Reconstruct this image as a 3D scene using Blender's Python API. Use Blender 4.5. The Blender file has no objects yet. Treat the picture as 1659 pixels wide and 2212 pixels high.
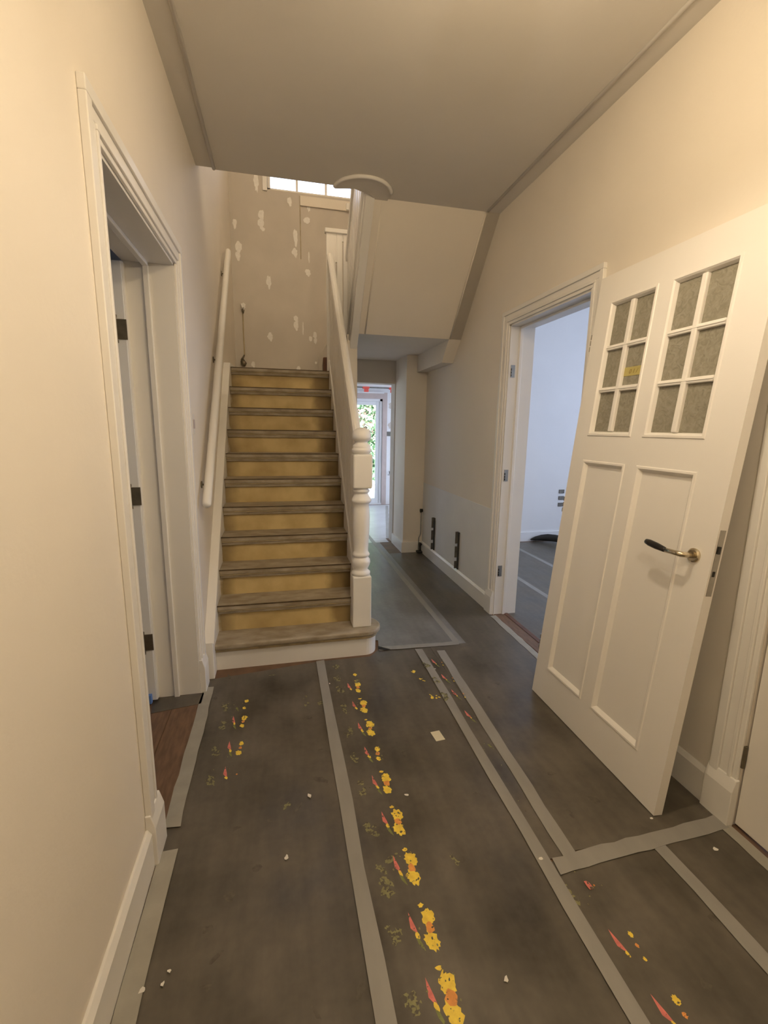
import bpy, bmesh, math, random
from mathutils import Matrix, Vector
random.seed(7)
S = bpy.context.scene
COL = S.collection

# ---------------------------------------------------------------- camera
F_PX, YAW, PITCH, ROLL, CAM_H = 979.43, .2247, .1834, .0155, 1.5
cyw, syw = math.cos(YAW), math.sin(YAW)
fwd = Vector((syw*math.cos(PITCH), cyw*math.cos(PITCH), -math.sin(PITCH)))
r0 = Vector((cyw, -syw, 0)); u0 = r0.cross(fwd)
rr = r0*math.cos(ROLL) + u0*math.sin(ROLL)
uu = -r0*math.sin(ROLL) + u0*math.cos(ROLL)
cam_d = bpy.data.cameras.new('camera'); cam = bpy.data.objects.new('camera', cam_d); COL.objects.link(cam)
cam.matrix_world = Matrix(((rr.x, uu.x, -fwd.x, 0), (rr.y, uu.y, -fwd.y, 0), (rr.z, uu.z, -fwd.z, CAM_H), (0, 0, 0, 1)))
cam_d.sensor_fit = 'HORIZONTAL'; cam_d.sensor_width = 36; cam_d.lens = F_PX/1659*36
cam_d.clip_start = .02; cam_d.clip_end = 200
S.camera = cam

# ---------------------------------------------------------------- world, sun, exposure
S.view_settings.view_transform = 'Standard'; S.view_settings.look = 'None'
S.view_settings.gamma = 1; S.view_settings.use_curve_mapping = False
S.view_settings.exposure = 0.72
W = bpy.data.worlds.new('sky'); S.world = W; W.use_nodes = True
bg = W.node_tree.nodes['Background']; bg.inputs[0].default_value = (.66, .76, 1.0, 1); bg.inputs[1].default_value = 3.1
sun_d = bpy.data.lights.new('sun', 'SUN'); sun_d.energy = 16.0; sun_d.angle = .01; sun_d.color = (1, .96, .9)
sun = bpy.data.objects.new('sun', sun_d); COL.objects.link(sun); sun.location = (0, -6, 12)
sun.rotation_euler = Vector((0, .62, -.78)).to_track_quat('-Z', 'Y').to_euler()
LAMP_POWER = 600.0
FILL_POWER = 250.0
LAMP_UP = 520.0
LAMP_POS = (.70, 1.20, 2.80)

def portal(name, loc, direction, sx, sy):
    d = bpy.data.lights.new(name, 'AREA'); d.shape = 'RECTANGLE'; d.size = sx; d.size_y = sy
    d.cycles.is_portal = True
    o = bpy.data.objects.new(name, d); COL.objects.link(o); o.location = loc
    o.rotation_euler = Vector(direction).to_track_quat('-Z', 'Y').to_euler()
portal('garden_door_portal', (1.46, 8.95, 1.05), (0, -1, 0), 1.0, 2.1)
portal('stair_window_portal', (.41, 5.95, 4.5), (0, -1, 0), 1.1, 1.0)
portal('side_room_window_portal', (5.45, 3.0, 1.6), (-1, 0, 0), 2.0, 3.0)
portal('back_room_side_portal', (.02, 8.98, 1.45), (0, -1, 0), 1.5, 2.0)
portal('back_room_window_portal', (3.72, 7.3, 1.45), (-1, 0, 0), 2.3, 2.4)

# ---------------------------------------------------------------- materials
def mat(name, col, rough=.5, var=.0, scale=6, bump=.0, bscale=40, metal=0, spec=.5, col2=None, detail=5, stretch=(1, 1, 1)):
    m = bpy.data.materials.new(name); m.use_nodes = True
    nt = m.node_tree; b = nt.nodes['Principled BSDF']
    b.inputs['Roughness'].default_value = rough; b.inputs['Metallic'].default_value = metal
    b.inputs['Specular IOR Level'].default_value = spec
    tc = nt.nodes.new('ShaderNodeTexCoord'); mp = nt.nodes.new('ShaderNodeMapping'); mp.inputs['Scale'].default_value = stretch
    nt.links.new(tc.outputs['Object'], mp.inputs['Vector'])
    n = nt.nodes.new('ShaderNodeTexNoise'); n.inputs['Scale'].default_value = scale; n.inputs['Detail'].default_value = detail
    nt.links.new(mp.outputs['Vector'], n.inputs['Vector'])
    cr = nt.nodes.new('ShaderNodeValToRGB')
    c1 = [c*(1-var) for c in col]; c2 = [min(1, c*(1+var)) for c in col]
    if col2: c1, c2 = col, col2
    cr.color_ramp.elements[0].color = (*c1[:3], 1); cr.color_ramp.elements[1].color = (*c2[:3], 1)
    cr.color_ramp.elements[0].position = .32; cr.color_ramp.elements[1].position = .68
    nt.links.new(n.outputs['Fac'], cr.inputs['Fac']); nt.links.new(cr.outputs['Color'], b.inputs['Base Color'])
    if bump:
        n2 = nt.nodes.new('ShaderNodeTexNoise'); n2.inputs['Scale'].default_value = bscale; n2.inputs['Detail'].default_value = 3
        nt.links.new(mp.outputs['Vector'], n2.inputs['Vector'])
        bp = nt.nodes.new('ShaderNodeBump'); bp.inputs['Strength'].default_value = bump; bp.inputs['Distance'].default_value = .01
        nt.links.new(n2.outputs['Fac'], bp.inputs['Height']); nt.links.new(bp.outputs['Normal'], b.inputs['Normal'])
    return m
M = {}
M['wall'] = mat('plaster_cream', (.82, .755, .66), .75, .02, 2, .06, 60, spec=.3)
M['ceil'] = mat('ceiling_paint', (.70, .66, .60), .8, .02, 2, .04, 50, spec=.2)
M['stairwall'] = mat('bare_plaster', (.60, .55, .485), .85, .05, 3, .08, 50, spec=.2)
M['newwall'] = mat('lower_plaster_patch', (.80, .79, .77), .7, .03, 3, .05, 40, spec=.3)
M['white'] = mat('white_gloss_paint', (.83, .80, .75), .38, .015, 3, .03, 30)
M['leafwhite'] = mat('door_paint', (.84, .80, .74), .33, .012, 2, .02, 30)
M['roomwhite'] = mat('room_white', (.80, .80, .80), .7, .02, 2, .05, 50)
M['filler'] = mat('filler_white', (.86, .83, .78), .8, .05, 30, .1, 60)
M['film_reflection'] = mat('floor_film_painted_reflection', (.56, .57, .58), .29, .08, 4, .15, 10, spec=.6)  # floor film with a lightened base, painting in the sky's reflection
M['tape'] = mat('grey_tape', (.30, .285, .26), .5, .07, 14, .08, 60, stretch=(1, .3, 1))
M['tape2'] = mat('pale_paper_tape', (.36, .34, .29), .6, .08, 12, .08, 60)
M['tread'] = mat('worn_tread', (.27, .215, .14), .55, 0, 9, .2, 30, col2=(.42, .36, .27), stretch=(1, 2, 2))
M['nosing'] = mat('worn_nosing', (.44, .35, .20), .55, .2, 14, .2, 40)
M['grime'] = mat('dark_grimy_edge', (.085, .055, .025), .6, .3, 18)
M['darkwood'] = mat('dark_red_wood', (.13, .055, .03), .5, .25, 12, .1, 40)
M['floorwood'] = mat('threshold_wood', (.17, .098, .058), .55, .25, 10, .15, 40, stretch=(6, 1, 1))
M['subfloor'] = mat('subfloor_wood', (.16, .09, .05), .6, .25, 8)
M['steel'] = mat('brushed_steel', (.42, .40, .36), .38, .08, 20, metal=1)
M['brass'] = mat('nickel_handle', (.62, .54, .40), .22, .03, 10, metal=1)
M['bronze'] = mat('dark_hinge_metal', (.20, .17, .12), .45, .15, 30, metal=.7)
M['black'] = mat('black_grip', (.012, .010, .009), .3, .1, 10)
M['dark'] = mat('dark_gap', (.02, .018, .015), .7, .1, 10)
M['bracket'] = mat('grey_bracket_metal', (.17, .16, .14), .5, .2, 25, metal=.5)
M['pipe'] = mat('grey_pipe', (.34, .34, .33), .4, .1, 20, metal=.3)
M['paper'] = mat('cream_paper', (.72, .66, .50), .8, .03, 20)
M['flake'] = mat('white_paint_flake', (.75, .72, .66), .7, .05, 20)
M['red'] = mat('red_plastic', (.75, .10, .07), .4, .05, 10)
M['pinkplaster'] = mat('raw_plaster_pink', (.55, .46, .42), .85, .06, 8)
M['upvc'] = mat('white_upvc', (.84, .85, .86), .3, .01, 5)
M['patio'] = mat('patio_paving', (.55, .53, .50), .9, .1, 6)
M['leafA'] = mat('leaf_green', (.14, .30, .15), .5, .3, 20)
M['leafB'] = mat('leaf_light_green', (.36, .50, .28), .5, .3, 20)
M['flower'] = mat('pink_blossom', (.90, .55, .52), .6, .15, 20)
M['flowerB'] = mat('cream_blossom', (.92, .82, .55), .6, .1, 20)
M['switch'] = mat('switch_plastic', (.78, .74, .68), .35, .02, 5)
M['blue'] = mat('blue_tape', (.12, .25, .6), .5, .05, 10)

def film_mat(name, dark, light, rough, streak=.5):
    """scuffed plastic film: broad blotches, fine streaks along its length and a patchy sheen"""
    m = bpy.data.materials.new(name); m.use_nodes = True; nt = m.node_tree; N = nt.nodes; L = nt.links; b = N['Principled BSDF']
    tc = N.new('ShaderNodeTexCoord')
    def noise(sc, det, st=(1, 1, 1), dist=0):
        mp = N.new('ShaderNodeMapping'); mp.inputs['Scale'].default_value = st; L.new(tc.outputs['Object'], mp.inputs['Vector'])
        n = N.new('ShaderNodeTexNoise'); n.inputs['Scale'].default_value = sc; n.inputs['Detail'].default_value = det; n.inputs['Distortion'].default_value = dist
        L.new(mp.outputs['Vector'], n.inputs['Vector']); return n
    n1 = noise(3.4, 5); n2 = noise(16, 5, (1, .16, 1)); n3 = noise(34, 4)
    a = N.new('ShaderNodeMath'); a.operation = 'MULTIPLY_ADD'; a.inputs[1].default_value = streak; L.new(n2.outputs['Fac'], a.inputs[0]); L.new(n1.outputs['Fac'], a.inputs[2])
    c = N.new('ShaderNodeMath'); c.operation = 'MULTIPLY_ADD'; c.inputs[1].default_value = .25; L.new(n3.outputs['Fac'], c.inputs[0]); L.new(a.outputs[0], c.inputs[2])
    mr = N.new('ShaderNodeMapRange'); mr.inputs['From Min'].default_value = .50; mr.inputs['From Max'].default_value = 1.30; L.new(c.outputs[0], mr.inputs['Value'])
    cr = N.new('ShaderNodeValToRGB'); e = cr.color_ramp.elements; e[0].color = (*dark, 1); e[1].color = (*light, 1)
    L.new(mr.outputs[0], cr.inputs['Fac']); L.new(cr.outputs['Color'], b.inputs['Base Color'])
    rr_ = N.new('ShaderNodeMapRange'); rr_.inputs['From Min'].default_value = .35; rr_.inputs['From Max'].default_value = .65; rr_.inputs['To Min'].default_value = max(.285, rough*.85); rr_.inputs['To Max'].default_value = max(.30, rough*1.4)
    L.new(n1.outputs['Fac'], rr_.inputs['Value']); L.new(rr_.outputs[0], b.inputs['Roughness'])
    b.inputs['Specular IOR Level'].default_value = .6
    bp = N.new('ShaderNodeBump'); bp.inputs['Strength'].default_value = .25; bp.inputs['Distance'].default_value = .008; n4 = noise(7, 3, (1, .5, 1)); L.new(n4.outputs['Fac'], bp.inputs['Height']); L.new(bp.outputs['Normal'], b.inputs['Normal'])
    return m
M['film'] = film_mat('protective_film_scuffed', (.040, .033, .024), (.185, .160, .124), .34)
M['film2'] = film_mat('protective_film_glossy', (.10, .098, .095), (.30, .295, .29), .29)
def worn_print(name, col, keep):
    """ink with small worn gaps through which the film shows"""
    m = mat(name, col, .45, .15, 50); nt = m.node_tree; N = nt.nodes; L = nt.links; b = N['Principled BSDF']
    src = b.inputs['Base Color'].links[0].from_socket
    tc = N.new('ShaderNodeTexCoord'); n = N.new('ShaderNodeTexNoise'); n.inputs['Scale'].default_value = 85; n.inputs['Detail'].default_value = 3; L.new(tc.outputs['Object'], n.inputs['Vector'])
    cr = N.new('ShaderNodeValToRGB'); cr.color_ramp.elements[0].position = keep; cr.color_ramp.elements[1].position = keep+.05; L.new(n.outputs['Fac'], cr.inputs['Fac'])
    mx = N.new('ShaderNodeMix'); mx.data_type = 'RGBA'; mx.inputs['A'].default_value = (.10, .085, .06, 1); L.new(cr.outputs['Color'], mx.inputs['Factor']); L.new(src, mx.inputs['B']); L.new(mx.outputs['Result'], b.inputs['Base Color'])
    return m
M['yellow'] = worn_print('worn_print_yellow', (.95, .66, .08), .33)
M['orange'] = worn_print('worn_print_orange', (.80, .33, .08), .33)
M['pink'] = worn_print('worn_print_pink', (.72, .20, .17), .36)
M['green'] = worn_print('worn_print_green', (.22, .24, .07), .36)
M['palegreen'] = worn_print('worn_print_pale_green', (.25, .24, .11), .46)
def riser_mat():
    m = bpy.data.materials.new('painted_riser'); m.use_nodes = True; nt = m.node_tree; N = nt.nodes; L = nt.links
    b = N['Principled BSDF']; b.inputs['Roughness'].default_value = .6
    tc = N.new('ShaderNodeTexCoord'); sp = N.new('ShaderNodeSeparateXYZ'); L.new(tc.outputs['Object'], sp.inputs[0])
    nz = N.new('ShaderNodeTexNoise'); nz.inputs['Scale'].default_value = 9; nz.inputs['Detail'].default_value = 4; L.new(tc.outputs['Object'], nz.inputs['Vector'])
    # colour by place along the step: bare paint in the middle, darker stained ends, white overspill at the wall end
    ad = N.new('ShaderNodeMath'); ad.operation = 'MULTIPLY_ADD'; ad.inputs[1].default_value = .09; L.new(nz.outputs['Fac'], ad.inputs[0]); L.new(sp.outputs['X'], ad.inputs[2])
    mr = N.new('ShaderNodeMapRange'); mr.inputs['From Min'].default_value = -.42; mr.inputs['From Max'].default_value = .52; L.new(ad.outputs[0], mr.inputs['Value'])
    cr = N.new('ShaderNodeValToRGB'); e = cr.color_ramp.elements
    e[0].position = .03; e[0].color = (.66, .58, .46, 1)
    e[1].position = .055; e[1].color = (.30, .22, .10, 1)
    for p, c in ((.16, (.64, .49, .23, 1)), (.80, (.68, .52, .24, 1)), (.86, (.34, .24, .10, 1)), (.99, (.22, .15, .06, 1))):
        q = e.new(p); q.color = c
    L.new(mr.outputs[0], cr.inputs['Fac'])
    n2 = N.new('ShaderNodeTexNoise'); n2.inputs['Scale'].default_value = 5; n2.inputs['Detail'].default_value = 6; L.new(tc.outputs['Object'], n2.inputs['Vector'])
    cr2 = N.new('ShaderNodeValToRGB'); cr2.color_ramp.elements[0].position = .3; cr2.color_ramp.elements[0].color = (.72, .68, .6, 1); cr2.color_ramp.elements[1].position = .6
    L.new(n2.outputs['Fac'], cr2.inputs['Fac'])
    mx = N.new('ShaderNodeMix'); mx.data_type = 'RGBA'; mx.blend_type = 'MULTIPLY'; mx.inputs['Factor'].default_value = 1
    L.new(cr.outputs['Color'], mx.inputs['A']); L.new(cr2.outputs['Color'], mx.inputs['B']); L.new(mx.outputs['Result'], b.inputs['Base Color'])
    return m
M['riser'] = riser_mat()
M['scuff'] = mat('film_scuff', (.105, .09, .068), .4, .25, 60)

def clear_glass():
    m = bpy.data.materials.new('clear_glass'); m.use_nodes = True; nt = m.node_tree; nt.nodes.clear()
    o = nt.nodes.new('ShaderNodeOutputMaterial'); t = nt.nodes.new('ShaderNodeBsdfTransparent'); g = nt.nodes.new('ShaderNodeBsdfGlossy')
    g.inputs['Roughness'].default_value = .02; fr = nt.nodes.new('ShaderNodeFresnel'); fr.inputs['IOR'].default_value = 1.35
    mx = nt.nodes.new('ShaderNodeMixShader'); nt.links.new(fr.outputs[0], mx.inputs[0]); nt.links.new(t.outputs[0], mx.inputs[1]); nt.links.new(g.outputs[0], mx.inputs[2]); nt.links.new(mx.outputs[0], o.inputs[0])
    return m
M['glass'] = clear_glass()

def obscure_glass():
    m = bpy.data.materials.new('textured_obscure_glass'); m.use_nodes = True; nt = m.node_tree; N = nt.nodes; L = nt.links
    b = N['Principled BSDF']; b.inputs['Base Color'].default_value = (.50, .47, .38, 1); b.inputs['Roughness'].default_value = .22
    b.inputs['Transmission Weight'].default_value = .25; b.inputs['IOR'].default_value = 1.3
    tc = N.new('ShaderNodeTexCoord'); n = N.new('ShaderNodeTexNoise'); n.inputs['Scale'].default_value = 38; n.inputs['Detail'].default_value = 4; n.inputs['Distortion'].default_value = 1.5
    L.new(tc.outputs['Object'], n.inputs['Vector'])
    bp = N.new('ShaderNodeBump'); bp.inputs['Strength'].default_value = .6; bp.inputs['Distance'].default_value = .008; L.new(n.outputs['Fac'], bp.inputs['Height']); L.new(bp.outputs['Normal'], b.inputs['Normal'])
    cr = N.new('ShaderNodeValToRGB'); cr.color_ramp.elements[0].color = (.33, .30, .225, 1); cr.color_ramp.elements[1].color = (.43, .395, .31, 1); cr.color_ramp.elements[0].position = .35; cr.color_ramp.elements[1].position = .65
    L.new(n.outputs['Fac'], cr.inputs['Fac']); L.new(cr.outputs['Color'], b.inputs['Base Color'])
    return m
M['obscure'] = obscure_glass()

def bulb_mat(name, power):
    m = bpy.data.materials.new(name); m.use_nodes = True; b = m.node_tree.nodes['Principled BSDF']
    b.inputs['Base Color'].default_value = (1, .9, .7, 1); b.inputs['Emission Color'].default_value = (1, .83, .60, 1); b.inputs['Emission Strength'].default_value = power
    return m
M['bulb'] = bulb_mat('lit_bulb', LAMP_POWER); M['fill_bulb'] = bulb_mat('added_fill_bulb', FILL_POWER); M['bulb_up'] = bulb_mat('lit_bulb_upstairs', LAMP_UP)

def dimming_shade_mat():
    """lamp shade added to dim light on the upper walls: lets part of the light straight through and scatters some"""
    m = bpy.data.materials.new('added_dimming_shade'); m.use_nodes = True; nt = m.node_tree; nt.nodes.clear()
    o = nt.nodes.new('ShaderNodeOutputMaterial'); t = nt.nodes.new('ShaderNodeBsdfTransparent'); t.inputs[0].default_value = (.56, .525, .455, 1)
    d = nt.nodes.new('ShaderNodeBsdfTranslucent'); d.inputs[0].default_value = (.8, .76, .68, 1)
    mx = nt.nodes.new('ShaderNodeMixShader'); mx.inputs[0].default_value = .35
    nt.links.new(t.outputs[0], mx.inputs[1]); nt.links.new(d.outputs[0], mx.inputs[2]); nt.links.new(mx.outputs[0], o.inputs[0]); return m
M['shade'] = dimming_shade_mat()

# ---------------------------------------------------------------- mesh helpers
def box(bm, x0, x1, y0, y1, z0, z1):
    vs = [bm.verts.new((x, y, z)) for x in (x0, x1) for y in (y0, y1) for z in (z0, z1)]
    for f in ((0, 1, 3, 2), (4, 6, 7, 5), (0, 4, 5, 1), (2, 3, 7, 6), (0, 2, 6, 4), (1, 5, 7, 3)):
        bm.faces.new([vs[i] for i in f])
    return vs
def prism(bm, poly, axis, lo, hi):
    """extrude a 2-D outline along an axis: axis 0 takes (y,z), 1 takes (x,z), 2 takes (x,y)"""
    def P(p, h): return (h, p[0], p[1]) if axis == 0 else (p[0], h, p[1]) if axis == 1 else (p[0], p[1], h)
    a = [bm.verts.new(P(p, lo)) for p in poly]; b = [bm.verts.new(P(p, hi)) for p in poly]
    n = len(poly)
    bm.faces.new(a); bm.faces.new(b[::-1])
    for i in range(n): bm.faces.new((a[i], b[i], b[(i+1) % n], a[(i+1) % n]))
def ring_pts(c, n1, n2, r, k): return [Vector(c) + n1*(r*math.cos(2*math.pi*i/k)) + n2*(r*math.sin(2*math.pi*i/k)) for i in range(k)]
def tube(bm, pts, r, k=12, cap=True):
    pts = [Vector(p) for p in pts]; rs = r if isinstance(r, (list, tuple)) else [r]*len(pts); rings = []
    ref = None
    for i, p in enumerate(pts):
        d = (pts[min(i+1, len(pts)-1)] - pts[max(i-1, 0)]).normalized()
        if ref is None: ref = Vector((0, 0, 1)) if abs(d.z) < .9 else Vector((1, 0, 0))
        n1 = (ref - d*ref.dot(d)).normalized(); n2 = d.cross(n1); ref = n1
        rings.append([bm.verts.new(q) for q in ring_pts(p, n1, n2, rs[i], k)])
    for a, b in zip(rings, rings[1:]):
        for i in range(k): bm.faces.new((a[i], a[(i+1) % k], b[(i+1) % k], b[i]))
    if cap: bm.faces.new(rings[0][::-1]); bm.faces.new(rings[-1])
def lathe(bm, prof, cx, cy, k=28):
    rings = [[bm.verts.new((cx+r*math.cos(2*math.pi*i/k), cy+r*math.sin(2*math.pi*i/k), z)) for i in range(k)] for r, z in prof]
    for a, b in zip(rings, rings[1:]):
        for i in range(k): bm.faces.new((a[i], a[(i+1) % k], b[(i+1) % k], b[i]))
    bm.faces.new(rings[0][::-1]); bm.faces.new(rings[-1])
def obj(name, bm, m, parent=None, bevel=0, smooth=False, seg=2):
    bmesh.ops.recalc_face_normals(bm, faces=bm.faces)
    me = bpy.data.meshes.new(name); bm.to_mesh(me); bm.free()
    for mm in (m if isinstance(m, (list, tuple)) else [m]): me.materials.append(M[mm])
    o = bpy.data.objects.new(name, me); COL.objects.link(o)
    if smooth:
        for p in me.polygons: p.use_smooth = True
    if bevel:
        bv = o.modifiers.new('bevel', 'BEVEL'); bv.width = bevel; bv.segments = seg; bv.limit_method = 'ANGLE'; bv.angle_limit = math.radians(40)
    if parent:
        o.parent = parent
    return o
def B(): return bmesh.new()
def bobj(name, boxes, m, parent=None, bevel=0):
    b = B()
    for q in boxes: box(b, *q)
    return obj(name, b, m, parent, bevel)
def tag(o, label, cat, group=None, kind=None):
    o['label'] = label; o['category'] = cat
    if group: o['group'] = group
    if kind: o['kind'] = kind
    return o
def empty(name, loc, label, cat, group=None, kind=None):
    o = bpy.data.objects.new(name, None); COL.objects.link(o); o.location = loc
    o.empty_display_size = .1
    return tag(o, label, cat, group, kind)
def at(o, parent):
    """parent without moving: parts here are written in world coordinates"""
    o.parent = parent; o.matrix_parent_inverse = Matrix.Translation(parent.location).inverted(); return o
def part(name, bm, m, parent, **k): return at(obj(name, bm, m, None, **k), parent)
def bpart(name, boxes, m, parent, bevel=0): return at(bobj(name, boxes, m, None, bevel), parent)
def struct(o, label, cat): return tag(o, label, cat, kind='structure')

# ---------------------------------------------------------------- the place: dimensions
XL, XR, H = -.478, 1.674, 3.115
LD0, LD1 = 1.565, 2.52          # left doorway along the wall
RD0, RD1 = 2.324, 3.24          # right doorway
DH = 2.26                       # doorway height
ND0, ND1 = .28, 1.175           # near right door
YB = 5.70                       # back wall of the stairwell and corridor
YC = 3.43                       # ceiling edge at the stairwell
TOP = 5.6
R_, G_, D0 = .1836, .1731, 2.718
XS0, XS1 = -.42, .4665
SOF = 2.32

# ---------------------------------------------------------------- structure
struct(bobj('floor', [(-3.6, 5.6, -1.4, 8.95, -.12, 0)], 'subfloor'), 'wooden subfloor under the protective film in the hall', 'floor')
struct(bobj('wall_left', [(-.69, XL, -1.4, LD0, 0, TOP if False else H+.25), (-.69, XL, LD1, YB, 0, H+.25), (-.69, XL, LD0, LD1, DH, H+.25), (-.69, XL, 1.4, YB, H+.25, TOP)], 'wall'),
       'cream plastered wall with the doorway beside the stairs', 'wall')
wr = struct(bobj('wall_right', [(XR, 1.864, -1.4, ND0, 0, H+.25), (XR, 1.864, ND1, RD0, 0, H+.25), (XR, 1.864, RD1, YB, 0, H+.25), (XR, 1.864, ND0, ND1, DH, H+.25), (XR, 1.864, RD0, RD1, DH, H+.25), (XR, 1.864, 1.4, YB, H+.25, TOP)], 'wall'),
       'cream plastered wall behind the leaning panelled door', 'wall')
b = B(); box(b, XR-.003, XR, 3.345, 5.2, .0, .86)
part('lower_wall_patch', b, 'newwall', wr)
WX0, WX1, WZ0, WZ1 = -.07, .90, 4.06, 4.95
wb = struct(bobj('wall_back', [(-.69, .70, YB, 5.9, 0, 2.32), (1.42, 1.864, YB, 5.9, 0, 2.32), (.70, 1.42, YB, 5.9, 2.045, 2.32), (-.69, 1.864, YB, 5.9, 2.32, WZ0), (-.69, WX0, YB, 5.9, WZ0, WZ1), (WX1, 1.864, YB, 5.9, WZ0, WZ1), (-.69, 1.864, YB, 5.9, WZ1, TOP)], 'stairwall'),
       'bare plaster stairwell wall dotted with white filler patches', 'wall')
struct(bobj('wall_front', [(-.69, 1.864, -1.6, -1.4, 0, H+.25)], 'wall'), 'cream wall at the front end of the hall', 'wall')
struct(bobj('wall_upper', [(-.69, 1.864, 1.2, 1.4, H, TOP), (-.69, 1.864, 1.2, 5.9, TOP, TOP+.1)], 'wall'), 'upper hall wall and ceiling over the stairwell', 'wall')
struct(bobj('wall_pier', [(1.43, XR, 5.2, YB, 0, SOF)], 'wall'), 'plastered pier where the corridor narrows', 'wall')
# ceiling with its thin bead lines
b = B(); prism(b, [(XL, -1.4), (XR, -1.4), (XR, 3.53), (.70, 3.53), (.70, YC), (XL+.10, YC), (XL+.10, YC-.02), (XL, YC-.02)], 2, H, H+.25)
ce = struct(obj('ceiling', b, 'ceil'), 'smooth hall ceiling ending at the open stairwell', 'ceiling')
for x in (XL+.107, XR-.107):
    b = B(); tube(b, [(x, -1.4, H), (x, YC-.01 if x < 0 else 3.5, H)], .011, 8)
    part('bead', b, 'ceil', ce, smooth=True)
# half round nose at the stairwell edge, with its beaded rim
cxn, cyn, rn = .60, 3.45, .195
pts = [(cxn+rn*math.cos(a), cyn+rn*math.sin(a)) for a in [math.radians(180+12*i) for i in range(16)]]
b = B(); prism(b, pts + [(cxn+rn, cyn+.075), (cxn+.1, cyn+.075), (cxn+.06, cyn+.02), (cxn-.06, cyn-.03)], 2, H-.010, H+.02)
part('rounded_nose', b, 'ceil', ce)
b = B(); tube(b, [(p[0], p[1], H-.008) for p in [(cxn+rn*1.02*math.cos(math.radians(a)), cyn+rn*1.02*math.sin(math.radians(a))) for a in range(188, 352, 6)]], .012, 8)
part('nose_bead', b, 'white', ce, smooth=True)
# soffits under the upper flight
SL = (H-SOF)/(4.2-3.52)
b = B(); prism(b, [(4.2, SOF), (3.52, H), (3.52, H+.2), (4.28, SOF+.2), (YB, SOF+.2), (YB, SOF)], 0, .70, XR)
so = struct(obj('ceiling_soffit', b, 'wall'), 'sloping soffit beneath the upper flight above the corridor', 'ceiling')
b = B(); prism(b, [(3.52, H), (4.2, SOF), (4.38, 2.135), (5.2, 2.135), (5.2, SOF), (4.215, SOF+.02), (3.545, H+.02)], 0, 1.554, XR-.001)
part('boxed_beam', b, 'wall', so)
b = B(); tube(b, [(1.562, 3.53, H-.012), (1.562, 4.19, SOF+.0)], .007, 8); part('bead', b, 'wall', so, smooth=True)
b = B(); tube(b, [(.76, 3.535, H-.012), (.76, 4.19, SOF+.0)], .006, 8); part('bead', b, 'wall', so, smooth=True)
# corridor wall under the landing
b = B(); prism(b, [(4.25, 0), (YB, 0), (YB, SOF), (4.25, SOF), (4.25, 2.0)], 0, .61, .70)
struct(obj('wall_corridor', b, 'wall'), 'narrow plastered wall of the corridor under the stair landing', 'wall')

# side room seen through the right doorway
struct(bobj('wall_side_room', [(1.864, 5.6, 5.47, 5.65, 0, 3.3), (5.4, 5.6, .4, 1.5, 0, 3.3), (5.4, 5.6, 4.5, 5.47, 0, 3.3), (5.4, 5.6, 1.5, 4.5, 0, .75), (5.4, 5.6, 1.5, 4.5, 2.7, 3.3), (1.864, 5.6, .2, .4, 0, 3.3), (1.864, 5.6, .2, 5.65, 3.25, 3.4)], 'roomwhite'),
       'white wall of the side room lit by cool daylight', 'wall')
struct(bobj('baseboard_side_room', [(1.87, 5.4, 5.452, 5.47, 0, .13)], 'roomwhite', bevel=.004), 'low white skirting board in the side room', 'baseboard')
# left room shell
struct(bobj('wall_left_room', [(-3.6, -.69, 4.4, 4.6, 0, 3.2), (-3.8, -3.6, -.4, .6, 0, 3.2), (-3.8, -3.6, 1.0, 4.6, 0, 3.2), (-3.8, -3.6, .6, 1.0, 0, 1.4), (-3.8, -3.6, .6, 1.0, 2.2, 3.2), (-3.6, -.69, -.4, -.2, 0, 3.2), (-3.8, -.69, -.4, 4.6, 3.1, 3.25)], 'roomwhite'),
       'white shell of the room behind the left doorway', 'wall')
# back room with the garden door
GX0, GX1, GZ, GY = 1.0, 1.93, 2.045, 8.70
bw = struct(bobj('wall_garden', [(-.9, -.7, GY, 8.95, 0, 2.9), (.75, GX0-.09, GY, 8.95, 0, 2.9), (-.7, .75, GY, 8.95, 0, .5), (-.7, .75, GY, 8.95, 2.4, 2.9), (GX1+.09, 3.7, GY, 8.95, 0, 2.9), (GX0-.09, GX1+.09, GY, 8.95, 2.16, 2.9), (3.5, 3.7, 5.9, 6.1, 0, 2.9), (3.5, 3.7, 8.5, 8.95, 0, 2.9), (3.5, 3.7, 6.1, 8.5, 0, .3), (3.5, 3.7, 6.1, 8.5, 2.6, 2.9), (-1.1, -.9, 5.7, 8.95, 0, 2.9), (-.9, 3.5, 5.9, 8.7, 2.75, 2.9), (1.864, 3.7, 5.75, 5.9, 0, 2.9)], 'roomwhite'),
       'white back room walls around the garden door', 'wall')
bpart('raw_plaster_surround', [(GX1, GX1+.09, GY-.006, GY+.05, 0, 2.16), (GX0-.09, GX0, GY-.006, GY+.05, 0, 2.16), (GX0, GX1, GY-.006, GY+.05, GZ, 2.16)], 'pinkplaster', bw)
bpart('ledge', [(GX0-.1, GX1+.02, GY-.04, GY, 2.14, 2.17)], 'roomwhite', bw)
struct(bobj('trim_1', [(.72, 3.4, 8.2, 8.30, 2.21, 2.75)], 'roomwhite'), 'white boxed beam across the back room', 'beam')

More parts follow.
